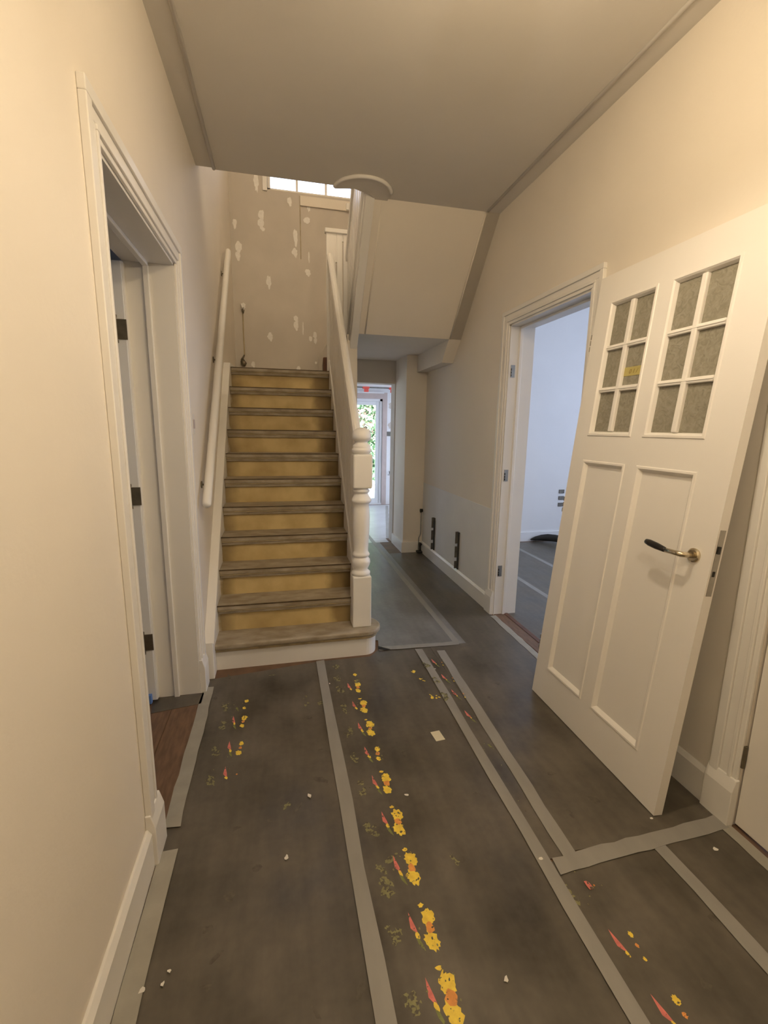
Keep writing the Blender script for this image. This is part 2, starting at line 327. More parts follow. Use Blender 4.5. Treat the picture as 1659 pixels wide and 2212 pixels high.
# ---------------------------------------------------------------- filler patches on the stairwell wall
def blob(bm, cx, cy, rx, ry, z, n=12, jag=.3, rot=0, mi=0, mapf=None):
    vs = []
    for i in range(n):
        a = 2*math.pi*i/n; r = 1 + random.uniform(-jag, jag)
        x, y = rx*r*math.cos(a), ry*r*math.sin(a)
        x, y = x*math.cos(rot)-y*math.sin(rot), x*math.sin(rot)+y*math.cos(rot)
        vs.append(bm.verts.new(mapf(cx+x, cy+y) if mapf else (cx+x, cy+y, z)))
    f = bm.faces.new(vs); f.material_index = mi
def chip(bm, cx, cy, rx, ry, z, th=.0012, n=8, jag=.35, rot=0):
    vs = []
    for i in range(n):
        a = 2*math.pi*i/n; r = 1+random.uniform(-jag, jag); x, y = rx*r*math.cos(a), ry*r*math.sin(a)
        vs.append((cx+x*math.cos(rot)-y*math.sin(rot), cy+x*math.sin(rot)+y*math.cos(rot)))
    prism(bm, vs, 2, z, z+th)
PZ = [(507, 165, 38, 95), (748, 313, 35, 45), (883, 335, 32, 65), (353, 470, 30, 50), (543, 410, 40, 60), (541, 470, 50, 62), (560, 515, 24, 26), (870, 450, 45, 35), (790, 570, 30, 80), (785, 680, 38, 45), (380, 640, 48, 60), (378, 700, 35, 50),
      (887, 715, 9, 65), (880, 822, 38, 40), (598, 885, 36, 66), (413, 1065, 38, 40), (795, 1155, 35, 40), (795, 1205, 33, 50), (610, 1285, 38, 46), (930, 1275, 25, 40), (932, 1312, 24, 32), (900, 1300, 25, 30), (487, 1480, 28, 32), (813, 1512, 28, 28), (937, 1472, 16, 18), (845, 1230, 8, 80)]
for zx, zy, w, h in PZ:
    px, py = 400+zx/3.318, 340+zy/3.318
    d = fwd + rr*((px-829.5)/F_PX) - uu*((py-1106)/F_PX); t = YB/d.y
    X, Z = t*d.x, CAM_H+t*d.z; s = t*1.0/F_PX/3.318
    b = B(); blob(b, X, Z, w*s*.5, h*s*.55, 0, 14, .22, 0, 0, lambda a, c: (a, YB-.0015, c))
    if w > 20 and h > 30: blob(b, X+w*s*.1, Z-h*s*.4, w*s*.28, h*s*.4, 0, 10, .3, 0, 0, lambda a, c: (a, YB-.0018, c))
    part('filler_patch', b, 'filler', wb)

# ---------------------------------------------------------------- stair window
w1 = empty('window_1', (.41, YB, WZ0), 'wide white stairwell window with three panes high above the landing', 'window', kind='structure')
n3 = 3; ww = (WX1-WX0)/n3
bpart('window_frame', [(WX0, WX1, YB+.03, YB+.09, WZ0, WZ0+.03), (WX0, WX1, YB+.03, YB+.09, WZ1-.05, WZ1), (WX0, WX0+.035, YB+.03, YB+.09, WZ0, WZ1), (WX1-.035, WX1, YB+.03, YB+.09, WZ0, WZ1)], 'white', w1, .004)
for i in (1, 2): bpart('glazing_bar', [(WX0+i*ww-.012, WX0+i*ww+.012, YB+.03, YB+.08, WZ0+.03, WZ1-.05)], 'white', w1)
for i in range(3): bpart('pane', [(WX0+i*ww+.03, WX0+(i+1)*ww-.03, YB+.055, YB+.06, WZ0+.03, WZ1-.05)], 'glass', w1)
bpart('window_casing', [(WX0-.05, WX0, YB-.015, YB+.03, WZ0-.02, WZ1+.05), (WX0-.05, WX1, YB-.015, YB+.03, WZ1, WZ1+.05)], 'white', w1, .004)
bpart('sill_board', [(.284, .86, YB-.02, YB, 3.93, 4.03)], 'wall', w1, .003)
bpart('sill_bracket', [(.80, .85, YB-.05, YB-.02, 3.93, 4.0)], 'white', w1, .003)

# ---------------------------------------------------------------- door casings
def casing(name, x, side, y0, y1, h, label, near_plinth=True, w=.105):
    """side +1: moulding stands out to +x (left wall), -1: to -x"""
    t = empty(name, (x, (y0+y1)/2, 0), label, 'door casing', kind='structure')
    def prof(o0, o1):   # stepped section across the width, o0 inner edge, o1 outer edge
        sg = 1 if o1 > o0 else -1
        return [(o0, .012, o0+sg*.02), (o0+sg*.02, .019, o0+sg*.035), (o0+sg*.035, .014, o0+sg*.07), (o0+sg*.07, .022, o1)]
    for nm, (a, c) in (('casing_leg', (y0, y0-w)), ('casing_leg', (y1, y1+w))):
        bx = []
        for p0, d, p1 in prof(a, c):
            bx.append((min(x, x+side*d), max(x, x+side*d), min(p0, p1), max(p0, p1), 0, h+abs(p0-a)))
        bpart('casing_leg', bx, 'white', t, .003)
    bx = []
    for p0, d, p1 in prof(h, h+w):
        e = abs(p1-h)
        bx.append((min(x, x+side*d), max(x, x+side*d), y0-e, y1+e, p0, p1))
    bpart('casing_head', bx, 'white', t, .003)
    for a, c in ((y0-w-.006, y0+.006), (y1-.006, y1+w+.006)):
        b = B(); d = .032
        sec = [(x, 0), (x+side*d, 0), (x+side*d, .15), (x+side*.018, .20), (x, .20)]
        prism(b, sec, 1, a, c)
        part('plinth_block', b, 'white', t, bevel=.003)
    return t
c1 = casing('trim_2', XL, 1, LD0, LD1, DH, 'moulded white casing around the left doorway beside the stairs', w=.108)
c2 = casing('trim_3', XR, -1, RD0, RD1, DH, 'moulded cream casing of the doorway behind the leaning door', w=.1)
c3 = casing('trim_4', XR, -1, ND0, ND1, DH, 'white casing of the closed door next to the leaning door', w=.105)
# linings of the doorways
bpart('jamb_lining', [(-.70, XL, LD1-.012, LD1, 0, DH), (-.70, XL, LD0, LD0+.012, 0, DH), (-.70, XL, LD0, LD1, DH-.012, DH)], 'white', c1)
bpart('door_stop', [(-.612, -.585, LD1-.028, LD1-.012, 0, DH-.012), (-.612, -.585, LD0+.012, LD0+.028, 0, DH-.012), (-.612, -.585, LD0+.012, LD1-.012, DH-.03, DH-.012)], 'white', c1, .004)
bpart('jamb_lining', [(XR, 1.87, RD1-.012, RD1, 0, DH), (XR, 1.87, RD0, RD0+.012, 0, DH), (XR, 1.87, RD0, RD1, DH-.012, DH)], 'white', c2)
bpart('door_stop', [(1.745, 1.77, RD1-.026, RD1-.012, 0, DH-.012), (1.745, 1.77, RD0+.012, RD0+.026, 0, DH-.012), (1.745, 1.77, RD0, RD1, DH-.028, DH-.012)], 'white', c2, .003)
bpart('shadow_rabbet', [(1.742, 1.745, RD1-.02, RD1-.012, 0, DH-.012)], 'white', c2)
for z in (1.93, 1.15, .375):
    hp = bpart('hinge_plate', [(1.690, 1.724, RD1-.0155, RD1-.012, z-.045, z+.045)], 'steel', c2)
    for dz in (-.03, -.01, .012):
        b = B(); tube(b, [(1.695, RD1-.0165, z+dz-.008), (1.695, RD1-.0165, z+dz+.008)], .004, 8); part('hinge_knuckle', b, 'black', c2)

# ---------------------------------------------------------------- skirting boards
def skirt(name, x, side, y0, y1, h, label):
    b = B(); d = .02
    prism(b, [(x, 0), (x+side*d, 0), (x+side*d, h-.018), (x+side*.008, h), (x, h)], 1, y0, y1)
    return struct(obj(name, b, 'white', bevel=.002), label, 'skirting board')
skirt('baseboard_left', XL, 1, -1.4, LD0-.114, .15, 'cream skirting board along the left wall near the doorway')
skirt('baseboard_right', XR, -1, RD1+.106, 5.2, .14, 'white skirting board under the radiator brackets')
skirt('baseboard_behind_door', XR, -1, ND1+.111, RD0-.106, .15, 'shaded skirting board behind the leaning door')
b = B(); prism(b, [(1.43, 5.18), (XR-.02, 5.18), (XR-.02, 5.2), (1.43, 5.2), (1.43, 5.7), (1.41, 5.7), (1.41, 5.18)], 2, 0, .13)
struct(obj('baseboard_pier', b, 'white', bevel=.002), 'skirting board wrapping the plastered pier', 'skirting board')

# ---------------------------------------------------------------- staircase
st = empty('staircase', (0, D0, 0), 'steep wooden staircase with worn ochre risers and white turned newel post', 'staircase')
def Sy(k): return D0+k*G_
def Tz(k): return (k+1)*R_
for k in range(11):
    y, z = Sy(k), Tz(k)
    if k == 0:
        arc = [(.52+.115*math.cos(math.radians(a)), 2.862+.128*math.sin(math.radians(a))) for a in range(-85, 91, 12)]
        b = B(); prism(b, [(-.46, y)] + arc + [(.4665, 2.99), (.4665, Sy(1)+.05), (-.46, Sy(1)+.05)], 2, z-.036, z)
        tr = part('tread', b, 'tread', st, bevel=.012, seg=3)
        arc = [(.52+.085*math.cos(math.radians(a)), 2.866+.096*math.sin(math.radians(a))) for a in range(-85, 91, 12)]
        b = B(); prism(b, [(-.45, y+.04)] + arc + [(.4665, 2.96), (-.45, 2.96)], 2, 0.0, z-.036); part('riser', b, 'white', st)
        arc = [(.52+.098*math.cos(math.radians(a)), 2.866+.11*math.sin(math.radians(a))) for a in range(-85, 91, 12)]
        b = B(); prism(b, [(-.45, y+.026)] + arc + [(.4665, 2.97), (-.45, 2.97)], 2, z-.062, z-.036); part('scotia', b, 'nosing', st, bevel=.006)
        continue
    yb = Sy(k+1)+.05 if k < 10 else YB
    b = B(); box(b, XS0, XS1, y, yb, z-.034, z); part('tread' if k < 10 else 'landing', b, 'tread', st, bevel=.006, seg=2)
    b = B(); box(b, XS0, XS1, y+.014, y+.04, z-.064, z-.034); part('scotia', b, 'tread', st, bevel=.008)
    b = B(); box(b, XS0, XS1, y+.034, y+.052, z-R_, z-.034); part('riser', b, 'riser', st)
    b = B(); box(b, XS0, XS1, y-.0006, y+.006, z-.0075, z+.0004); part('worn_edge', b, 'grime', st)
    b = B(); box(b, XS0, XS1, y+.004, y+.016, z-.041, z-.034); part('nosing_bead', b, 'nosing', st, bevel=.003)
# the landing floor behind and above
bpart('landing_apron', [(XS1, .61, 4.52, YB, 1.9, 2.02)], 'tread', st)
b = B(); prism(b, [(.425, 4.62), (.60, 4.55), (.60, 5.6), (.50, 5.6)], 2, 2.02, 2.02+R_*.8); part('winder_step', b, 'darkwood', st, bevel=.01)
# wall string
def line(y, dz=0): return Tz(0)+(y-D0)*R_/G_+dz
b = B(); prism(b, [(2.655, 0), (2.655, .235), (2.69, line(2.69, .055)), (Sy(10)-.05, line(Sy(10)-.05, .055)), (Sy(10), 2.055), (YB, 2.12), (YB, 1.75), (2.99, 0)], 0, XL, XS0)
part('wall_string', b, 'white', st, bevel=.004)
# outer string and the panelling below it
b = B(); prism(b, [(2.93, 0), (2.93, line(2.93, .06)), (4.52, line(4.52, .06)), (4.52, 2.3), (5.7, 2.3), (5.7, 0)], 0, XS1, .505)
part('outer_string', b, 'white', st, bevel=.004)
def rail(y, dz=0): return 1.455+(y-2.95)*1.02+dz
y = 2.955
while y < 4.42:
    y1 = min(y+.088, 4.46)
    b = B(); prism(b, [(y, line(y, .05)), (y1, line(y1, .05)), (y1, rail(y1, -.03)), (y, rail(y, -.03))], 0, .476, .496)
    part('baluster_board', b, 'white', st, bevel=.002); y += .103
# handrail of the lower flight: rounded section
def sweep(bm, sec, p0, p1):
    a = [bm.verts.new((p0[0]+s, p0[1], p0[2]+t)) for s, t in sec]; c = [bm.verts.new((p1[0]+s, p1[1], p1[2]+t)) for s, t in sec]
    bm.faces.new(a[::-1]); bm.faces.new(c); n = len(sec)
    for i in range(n): bm.faces.new((a[i], a[(i+1) % n], c[(i+1) % n], c[i]))
sec = [(-.026, -.035), (.026, -.035), (.03, -.005), (.026, .018), (.014, .031), (0, .035), (-.014, .031), (-.026, .018), (-.03, -.005)]
b = B(); sweep(b, sec, (.488, 2.90, rail(2.90)), (.488, 4.49, rail(4.49))); part('handrail', b, 'white', st, smooth=False, bevel=.004)
# newel post: square blocks and turned sections
NX, NY = .503, 2.868
hw = .062
b = B(); box(b, NX-hw, NX+hw, NY-hw, NY+hw, R_, .535); nw = part('newel_post', b, 'white', st, bevel=.007)
def npart(name, prof):
    b = B(); lathe(b, prof, NX, NY); o = obj(name, b, 'white', None, smooth=True)
    o.parent = nw
    return o
npart('turned_shaft', [(.05, .53), (.062, .542), (.062, .556), (.05, .566), (.044, .575), (.056, .60), (.062, .622), (.060, .64), (.05, .655), (.046, .662), (.056, .668), (.058, .678), (.052, .688), (.047, .70), (.050, .76), (.055, .86), (.056, .93), (.052, .985), (.048, 1.01), (.060, 1.024), (.066, 1.035), (.062, 1.047), (.05, 1.066), (.043, 1.08), (.042, 1.086), (.052, 1.092), (.053, 1.104), (.044, 1.112), (.044, 1.118)])
b = B(); box(b, NX-hw, NX+hw, NY-hw, NY+hw, 1.118, 1.335); o = obj('newel_block', b, 'white', None, bevel=.012, seg=3); o.parent = nw
npart('mushroom_cap', [(.044, 1.33), (.058, 1.345), (.064, 1.355), (.062, 1.367), (.056, 1.372), (.058, 1.38), (.056, 1.388), (.042, 1.40), (.036, 1.41), (.044, 1.416), (.058, 1.428), (.062, 1.442), (.060, 1.46), (.05, 1.48), (.032, 1.494), (.012, 1.50), (.002, 1.501)])
# panel with slots where the flights meet
PX = [(.452, .536), (.548, .597), (.608, .66)]
for a, c in PX: bpart('panel_board', [(a, c, 4.49, 4.515, 2.0, 3.235)], 'white', st, .003)
for q in ((.536, .548, 4.495, 4.51, 2.985, 3.235), (.536, .548, 4.495, 4.51, 2.0, 2.25), (.597, .608, 4.495, 4.51, 3.165, 3.235), (.597, .608, 4.495, 4.51, 2.0, 2.47)): bpart('panel_filler', [q], 'white', st)
bpart('panel_cap', [(.44, .675, 4.475, 4.53, 3.225, 3.262)], 'white', st, .006)
# string, boards and treads of the upper flight, rising back over the corridor
def up(y, dz=0): return SOF+(4.2-y)*SL+dz
b = B(); prism(b, [(4.40, up(4.40, .0)), (4.36, up(4.36, -.035)), (4.27, 2.17), (4.2, up(4.2, -.05)), (3.47, up(3.47, -.025)), (3.40, up(3.40, .0)), (3.40, up(3.40, .24)), (4.50, up(4.50, .30)), (4.50, up(4.5, .1))], 0, .632, .70)
part('upper_string', b, 'white', st, bevel=.006)
for dz in (.0, .085, .16):
    b = B(); tube(b, [(.628, 4.44, up(4.44, dz+.02)), (.628, 3.42, up(3.42, dz+.02))], .009, 8); part('string_moulding', b, 'white', st, smooth=True)
y = 4.47
while y > 3.2:
    y0 = y-.085
    b = B(); prism(b, [(y0, up(y0, .23)), (y, up(y, .23)), (y, up(y, 1.02)), (y0, up(y0, 1.02))], 0, .642, .664); part('baluster_board', b, 'white', st, bevel=.002); y -= .112
b = B(); sweep(b, sec, (.653, 4.49, up(4.49, 1.05)), (.653, 3.15, up(3.15, 1.05))); part('handrail', b, 'white', st, bevel=.004)
for k in range(5):
    yk, zk = 4.30-.17*k, 2.56+.1836*k
    bpart('tread', [(.70, XR, yk-.22, yk, zk-.034, zk)], 'tread', st)

# ---------------------------------------------------------------- wall handrail
wh = empty('wall_handrail', (XL, 2.75, 1.0), 'round white wall handrail on three metal brackets beside the stairs', 'handrail')
P0, P1 = Vector((-.428, 2.765, 1.035)), Vector((-.428, 4.80, 3.10))
dr = (P1-P0).normalized()
b = B(); tube(b, [P0, P0+dr*.012, P0+dr*.03, P1-dr*.02, P1], [.017, .024, .0255, .0255, .018], 18); part('pole', b, 'white', wh, smooth=True)
for Yb in (2.93, 3.76, 4.60):
    c = P0+dr*((Yb-P0.y)/dr.y)
    b = B(); tube(b, [(XL, Yb, c.z-.06), (XL+.006, Yb, c.z-.06)], .022, 14); tube(b, [(XL+.004, Yb, c.z-.06), (XL+.035, Yb, c.z-.06), (-.428, Yb, c.z-.045), (-.428, Yb, c.z-.018)], .006, 8)
    part('bracket', b, 'bronze', wh)

# ---------------------------------------------------------------- left doorway: open door and hinges
d1 = empty('door_1', (-.71, 2.49, 0), 'grey white door swung open into the left room', 'door', kind='structure')
b = B()
DX0, DX1 = -1.60, -.693
box(b, DX0, DX1, 2.462, 2.50, .02, 2.235)
part('leaf', b, 'roomwhite', d1, bevel=.003)
for x0, x1 in ((-1.14, -.775), (-1.50, -1.19)):
    for z0, z1 in ((.2, .95), (1.12, 2.08)):
        bpart('panel_moulding', [(x0, x1, 2.452, 2.462, z1-.022, z1), (x0, x1, 2.452, 2.462, z0, z0+.022), (x0, x0+.022, 2.452, 2.462, z0+.022, z1-.022), (x1-.022, x1, 2.452, 2.462, z0+.022, z1-.022)], 'roomwhite', d1, .004)
for z in (1.935, 1.145, .36):
    b = B(); tube(b, [(-.735, 2.452, z-.052), (-.735, 2.452, z+.052)], .008, 10)
    tube(b, [(-.735, 2.452, z-.062), (-.735, 2.452, z-.05)], .0105, 10); tube(b, [(-.735, 2.452, z+.05), (-.735, 2.452, z+.062)], .0105, 10)
    box(b, -.735, -.688, 2.457, 2.463, z-.045, z+.045)
    part('hinge', b, 'bronze', d1)
bpart('leaf_edge', [(-.700, -.690, 2.466, LD1-.012, .02, 2.235)], 'white', d1)
# near right closed door
d2 = empty('door_2', (1.69, ND1, 0), 'closed white door partly hidden beyond the leaning door', 'door', kind='structure')
bpart('leaf', [(1.682, 1.722, ND0+.005, ND1-.006, .012, DH-.006)], 'leafwhite', d2, .003)
for z in (.30, 1.2, 2.0):
    b = B(); tube(b, [(1.676, ND1-.002, z-.045), (1.676, ND1-.002, z+.045)], .008, 10); part('hinge', b, 'bronze', d2)

# thresholds
th = empty('threshold', (-.6, 2.04, 0), 'worn reddish wooden threshold boards in the left doorway', 'threshold')
bpart('plank', [(-.60, XL+.022, LD0+.012, LD1-.012, 0, .006)], 'floorwood', th, .002)
bpart('plank', [(-.72, -.603, LD0+.012, LD1-.012, 0, .005)], 'floorwood', th, .002)
th2 = empty('threshold', (1.75, 2.8, 0), 'red brown wooden threshold strip in the right doorway', 'threshold')
bpart('plank', [(1.682, 1.765, RD0+.012, RD1-.012, 0, .006)], 'floorwood', th2, .002)
bpart('edge_strip', [(1.765, 1.80, RD0+.012, RD1-.012, 0, .009)], 'darkwood', th2, .002)

# ---------------------------------------------------------------- the leaning door
LEN, WID, THK = 2.255, .90, .04
tilt = math.asin(.205/LEN); sn, cs = math.sin(tilt), math.cos(tilt)
ld = empty('leaning_door', (0, 0, 0), 'white panelled door with twelve obscure panes leaning against the wall', 'door')
ld.matrix_world = Matrix(((0, cs, sn, 1.400), (-1, 0, 0, 2.165), (0, -sn, cs, .0100), (0, 0, 0, 1)))
def lp(name, bm, m, parent=None, **k):
    o = obj(name, bm, m, None, **k); o.parent = parent or ld; return o
def lbox(name, bxs, m, parent=None, bevel=0):
    b = B()
    for a0, a1, c0, c1, z0, z1 in bxs: box(b, a0, a1, c0, c1, z0, z1)
    return lp(name, b, m, parent, bevel=bevel)
A = [(0, .105), (.39, .47), (.762, WID)]
for a0, a1 in (A[0], A[2]): lbox('stile', [(a0, a1, 0, THK, 0, LEN)], 'leafwhite')
lbox('mullion', [(.39, .47, 0, THK, .19, 1.345), (.39, .47, 0, THK, 1.478, 2.118)], 'leafwhite')
lbox('bottom_rail', [(.105, .762, 0, THK, 0, .19)], 'leafwhite'); lbox('lock_rail', [(.105, .762, 0, THK, 1.345, 1.478)], 'leafwhite'); lbox('top_rail', [(.105, .762, 0, THK, 2.118, LEN)], 'leafwhite')
def frame_ring(bm, a0, a1, z0, z1, prof):
    """mitred moulding: prof lists (inset, depth) from outer to inner edge"""
    loops = [[bm.verts.new(v) for v in ((a0+i, d, z0+i), (a1-i, d, z0+i), (a1-i, d, z1-i), (a0+i, d, z1-i))] for i, d in prof]
    for p, q in zip(loops, loops[1:]):
        for i in range(4): bm.faces.new((p[i], p[(i+1) % 4], q[(i+1) % 4], q[i]))
for a0, a1 in ((.105, .39), (.47, .762)):
    p = lbox('panel', [(a0, a1, .014, .028, .19, 1.345)], 'leafwhite')
    b = B(); frame_ring(b, a0-.006, a1+.006, .184, 1.351, [(0, .0), (.004, -.004), (.012, -.004), (.018, .001), (.027, .014), (.027, .016)])
    lp('panel_moulding', b, 'leafwhite', p)
    g = lbox('glazing_frame', [], 'leafwhite') if False else None
    b = B(); z0, z1 = 1.478, 2.118
    frame_ring(b, a0-.006, a1+.006, z0-.006, z1+.006, [(0, 0), (.003, -.004), (.012, -.004), (.018, .002), (.024, .016), (.024, .03)])
    gf = lp('glazing_frame', b, 'leafwhite')
    ia0, ia1, iz0, iz1 = a0+.018, a1-.018, z0+.018, z1-.018
    am = (ia0+ia1)/2; zs = [iz0+(iz1-iz0)*i/3 for i in range(4)]
    bar = [(am-.013, am+.013, .002, .03, iz0, iz1)]
    o = lbox('glazing_bar', bar, 'leafwhite', gf, .005)
    for zz in zs[1:3]:
        lbox('glazing_bar', [(ia0, ia1, .004, .03, zz-.012, zz+.012)], 'leafwhite', gf, .005)
        lbox('glazing_bead', [(ia0, ia1, .001, .005, zz-.003, zz+.003)], 'leafwhite', gf, .002)
    for i in range(2):
        for j in range(3):
            q0, q1 = (ia0, am) if i == 0 else (am, ia1)
            lbox('pane', [(q0, q1, .018, .023, zs[j], zs[j+1])], 'obscure', gf)
# written sticker on one pane (second column, middle row of the hinge side window)
ia0, ia1 = .105+.018, .39-.018; am = (ia0+ia1)/2
sk_c = (am+.013+ia1)/2
b = B(); box(b, am+.010, ia1-.002, .0165, .0178, 1.752, 1.792)
stk = lp('yellow_label', b, 'yellowtape' if 'yellowtape' in M else 'paper')
M['yellowtape'] = mat('yellow_masking_tape', (.46, .38, .13), .6, .06, 20); stk.data.materials[0] = M['yellowtape']
fc = bpy.data.curves.new('label_text', 'FONT'); fc.body = '0 1 /'; fc.size = .028; fc.align_x = 'CENTER'; fc.shear = .25; fc.extrude = .0002
tmp = bpy.data.objects.new('label_text_source', fc); COL.objects.link(tmp)
bpy.context.view_layer.update()
me = bpy.data.meshes.new_from_object(tmp.evaluated_get(bpy.context.evaluated_depsgraph_get())); bpy.data.objects.remove(tmp)
M['ink'] = mat('olive_ink', (.22, .15, .03), .6, .05, 20)
me.materials.clear(); me.materials.append(M['ink'])
tx = bpy.data.objects.new('label_lettering', me); COL.objects.link(tx); tx.parent = stk
tx.location = (sk_c, .0160, 1.762); tx.rotation_euler = (math.pi/2, 0, 0)
# lever handle
ha, hz = .828, 1.045
b = B(); tube(b, [(ha, 0, hz), (ha, -.006, hz), (ha, -.010, hz)], [.0265, .0265, .021], 24); hd = lp('handle_rosette', b, 'brass', smooth=False)
b = B(); tube(b, [(ha, -.006, hz), (ha, -.045, hz), (ha-.006, -.056, hz), (ha-.02, -.060, hz), (ha-.075, -.060, hz-.002)], [.011, .0105, .0105, .010, .009], 14); lp('lever', b, 'brass', hd, smooth=True)
b = B(); tube(b, [(ha-.07, -.060, hz-.002), (ha-.078, -.060, hz-.001), (ha-.115, -.060, hz+.003), (ha-.15, -.060, hz+.007), (ha-.168, -.060, hz+.009), (ha-.174, -.060, hz+.010)], [.009, .0105, .0135, .0135, .0105, .004], 14); lp('grip', b, 'black', hd, smooth=True)
b = B(); box(b, WID-.001, WID+.0015, .008, .032, .911, 1.157); lt = lp('lock_plate', b, 'steel')
lbox('latch_tongue', [(WID+.001, WID+.008, .010, .022, 1.07, 1.098)], 'black', lt, .002)
lbox('bolt_hole', [(WID+.001, WID+.0022, .013, .025, .985, 1.005)], 'dark', lt)
for z in (1.944, 1.10, .30):
    b = B()
    for dz in (-.03, 0, .03): tube(b, [(-.006, .006, z+dz-.011), (-.006, .006, z+dz+.011)], .0065, 10)
    box(b, -.002, .0005, .004, .034, z-.045, z+.045)
    lp('hinge', b, 'steel')

# ---------------------------------------------------------------- floor film, tape, prints, debris
def sheet(name, poly, z0, z1, m, label, group=None):
    b = B(); prism(b, poly, 2, z0, z1); return tag(obj(name, b, m), label, 'floor film', group)
FA = sheet('film_sheet', [(-.455, -1.4), (.235, -1.4), (.235, 2.745), (-.455, 2.65)], 0, .0016, 'film', 'dark protective film sheet beside the left doorway at the stair foot')
FB = sheet('film_sheet', [(.2, -1.4), (.88, -1.4), (.88, 2.82), (.62, 2.82), (.55, 2.74), (.2, 2.74)], .0017, .0030, 'film', 'dark film sheet printed with a long row of yellow flowers')
FC = sheet('film_sheet', [(.885, -1.4), (1.36, -1.4), (1.36, 1.18), (.885, 1.18)], .0031, .0044, 'film', 'dark film sheet in front of the leaning door with red printed flowers')
FN = sheet('film_sheet', [(.885, 1.19), (.975, 1.19), (1.0, 2.79), (.885, 2.79)], .0031, .0044, 'film', 'narrow film strip between two tape seams with small pink prints')
FD = sheet('film_sheet', [(.98, 1.20), (1.652, 1.20), (1.652, 3.0), (.98, 2.79)], .0045, .0056, 'film', 'dark film sheet under the leaning door reaching the right doorway')
FE = sheet('film_sheet', [(1.33, -1.4), (1.652, -1.4), (1.652, 1.195), (1.33, 1.195)], .0045, .0056, 'film', 'narrow dark film strip by the closed white door')
FF = sheet('film_sheet', [(.62, 2.80), (1.25, 2.79), (1.25, 5.70), (.72, 5.70), (.72, 4.2), (.51, 4.2), (.51, 2.98), (.645, 2.95)], .0057, .0068, 'film2', 'shiny film sheet running down the corridor beside the stairs')
FG = sheet('film_sheet', [(1.18, 2.82), (1.652, 2.99), (1.652, 5.16), (1.18, 5.16)], .0031, .0044, 'film', 'dark film sheet below the radiator brackets')
FI = sheet('film_sheet', [(.72, 5.93), (2.9, 5.93), (2.9, 8.62), (.72, 8.62)], .0031, .0044, 'film_reflection', 'shiny film on the back room floor, lightened as if reflecting the sky at the garden door')
FK = sheet('film_sheet', [(.73, 5.71), (1.38, 5.71), (1.38, 5.925), (.73, 5.925)], .0031, .0044, 'film_reflection', 'film strip in the opening to the back room, with the same reflection in its colour')
FH = sheet('film_sheet', [(1.80, .45), (5.3, .45), (5.3, 5.4), (1.80, 5.4)], .0017, .003, 'film', 'dark film sheet spread over the side room floor')
FJ = sheet('film_sheet', [(-.70, 2.36), (XL+.02, 2.40), (XL+.02, LD1-.015), (-.72, LD1-.015)], .0062, .0075, 'film', 'ragged scrap of film on the left threshold')

def tape(p, q, w, label, z=.0070, m='tape', group='tape strips on the floor film', seg=14):
    p, q = Vector((*p, 0)), Vector((*q, 0)); d = (q-p); L = d.length; d.normalize(); n = Vector((-d.y, d.x, 0))
    b = B(); lo = []; hi = []
    for i in range(seg+1):
        c = p+d*(L*i/seg); c = c+n*random.uniform(-.0025, .0025); e = random.uniform(-.002, .002)
        j = random.uniform(-.006, .006) if i in (0, seg) else 0
        lo.append(c-n*(w/2+e)+d*j); hi.append(c+n*(w/2+e)-d*j)
    prism(b, [(v.x, v.y) for v in lo]+[(v.x, v.y) for v in hi[::-1]], 2, z, z+.0005)
    return tag(obj('tape_strip', b, m), label, 'tape', group)
tape((-.441, 2.56), (-.437, 1.60), .058, 'pale grey tape strip along the left threshold', m='tape2')
tape((-.425, 1.50), (-.425, -1.3), .062, 'pale grey tape strip along the left skirting board', m='tape2')
tape((.216, 2.74), (.237, -1.3), .052, 'long grey tape seam ending at the foot of the stairs')
tape((.892, 2.77), (.835, -1.3), .05, 'long grey tape seam left of the leaning door')
tape((1.035, 2.72), (.972, 1.18), .055, 'grey tape seam ending at the cross strip by the leaning door')
tape((.90, 1.160), (1.65, 1.190), .058, 'crosswise grey tape strip at the foot of the leaning door', z=.0076)
tape((1.32, 1.155), (1.354, -1.2), .052, 'grey tape seam running past the closed white door')
tape((.655, 2.824), (1.20, 2.80), .05, 'crosswise grey tape strip at the corridor entrance', z=.0076)
tape((1.185, 2.83), (1.163, 8.5), .045, 'long pale tape seam down the shiny corridor film')
tape((1.656, 3.20), (1.650, 2.35), .05, 'pale tape strip along the right doorway threshold', m='tape2')
tape((1.640, 1.17), (1.640, .2), .05, 'torn pale tape strip under the closed white door', m='tape2')
tape((1.42, 5.95), (2.0, 8.5), .05, 'pale tape seam slanting to the garden door')
tape((2.35, 1.0), (2.35, 5.3), .05, 'grey tape seam on the side room floor near the doorway', z=.0031)
tape((2.95, 1.0), (2.95, 5.3), .05, 'grey tape seam in the middle of the side room floor', z=.0031)

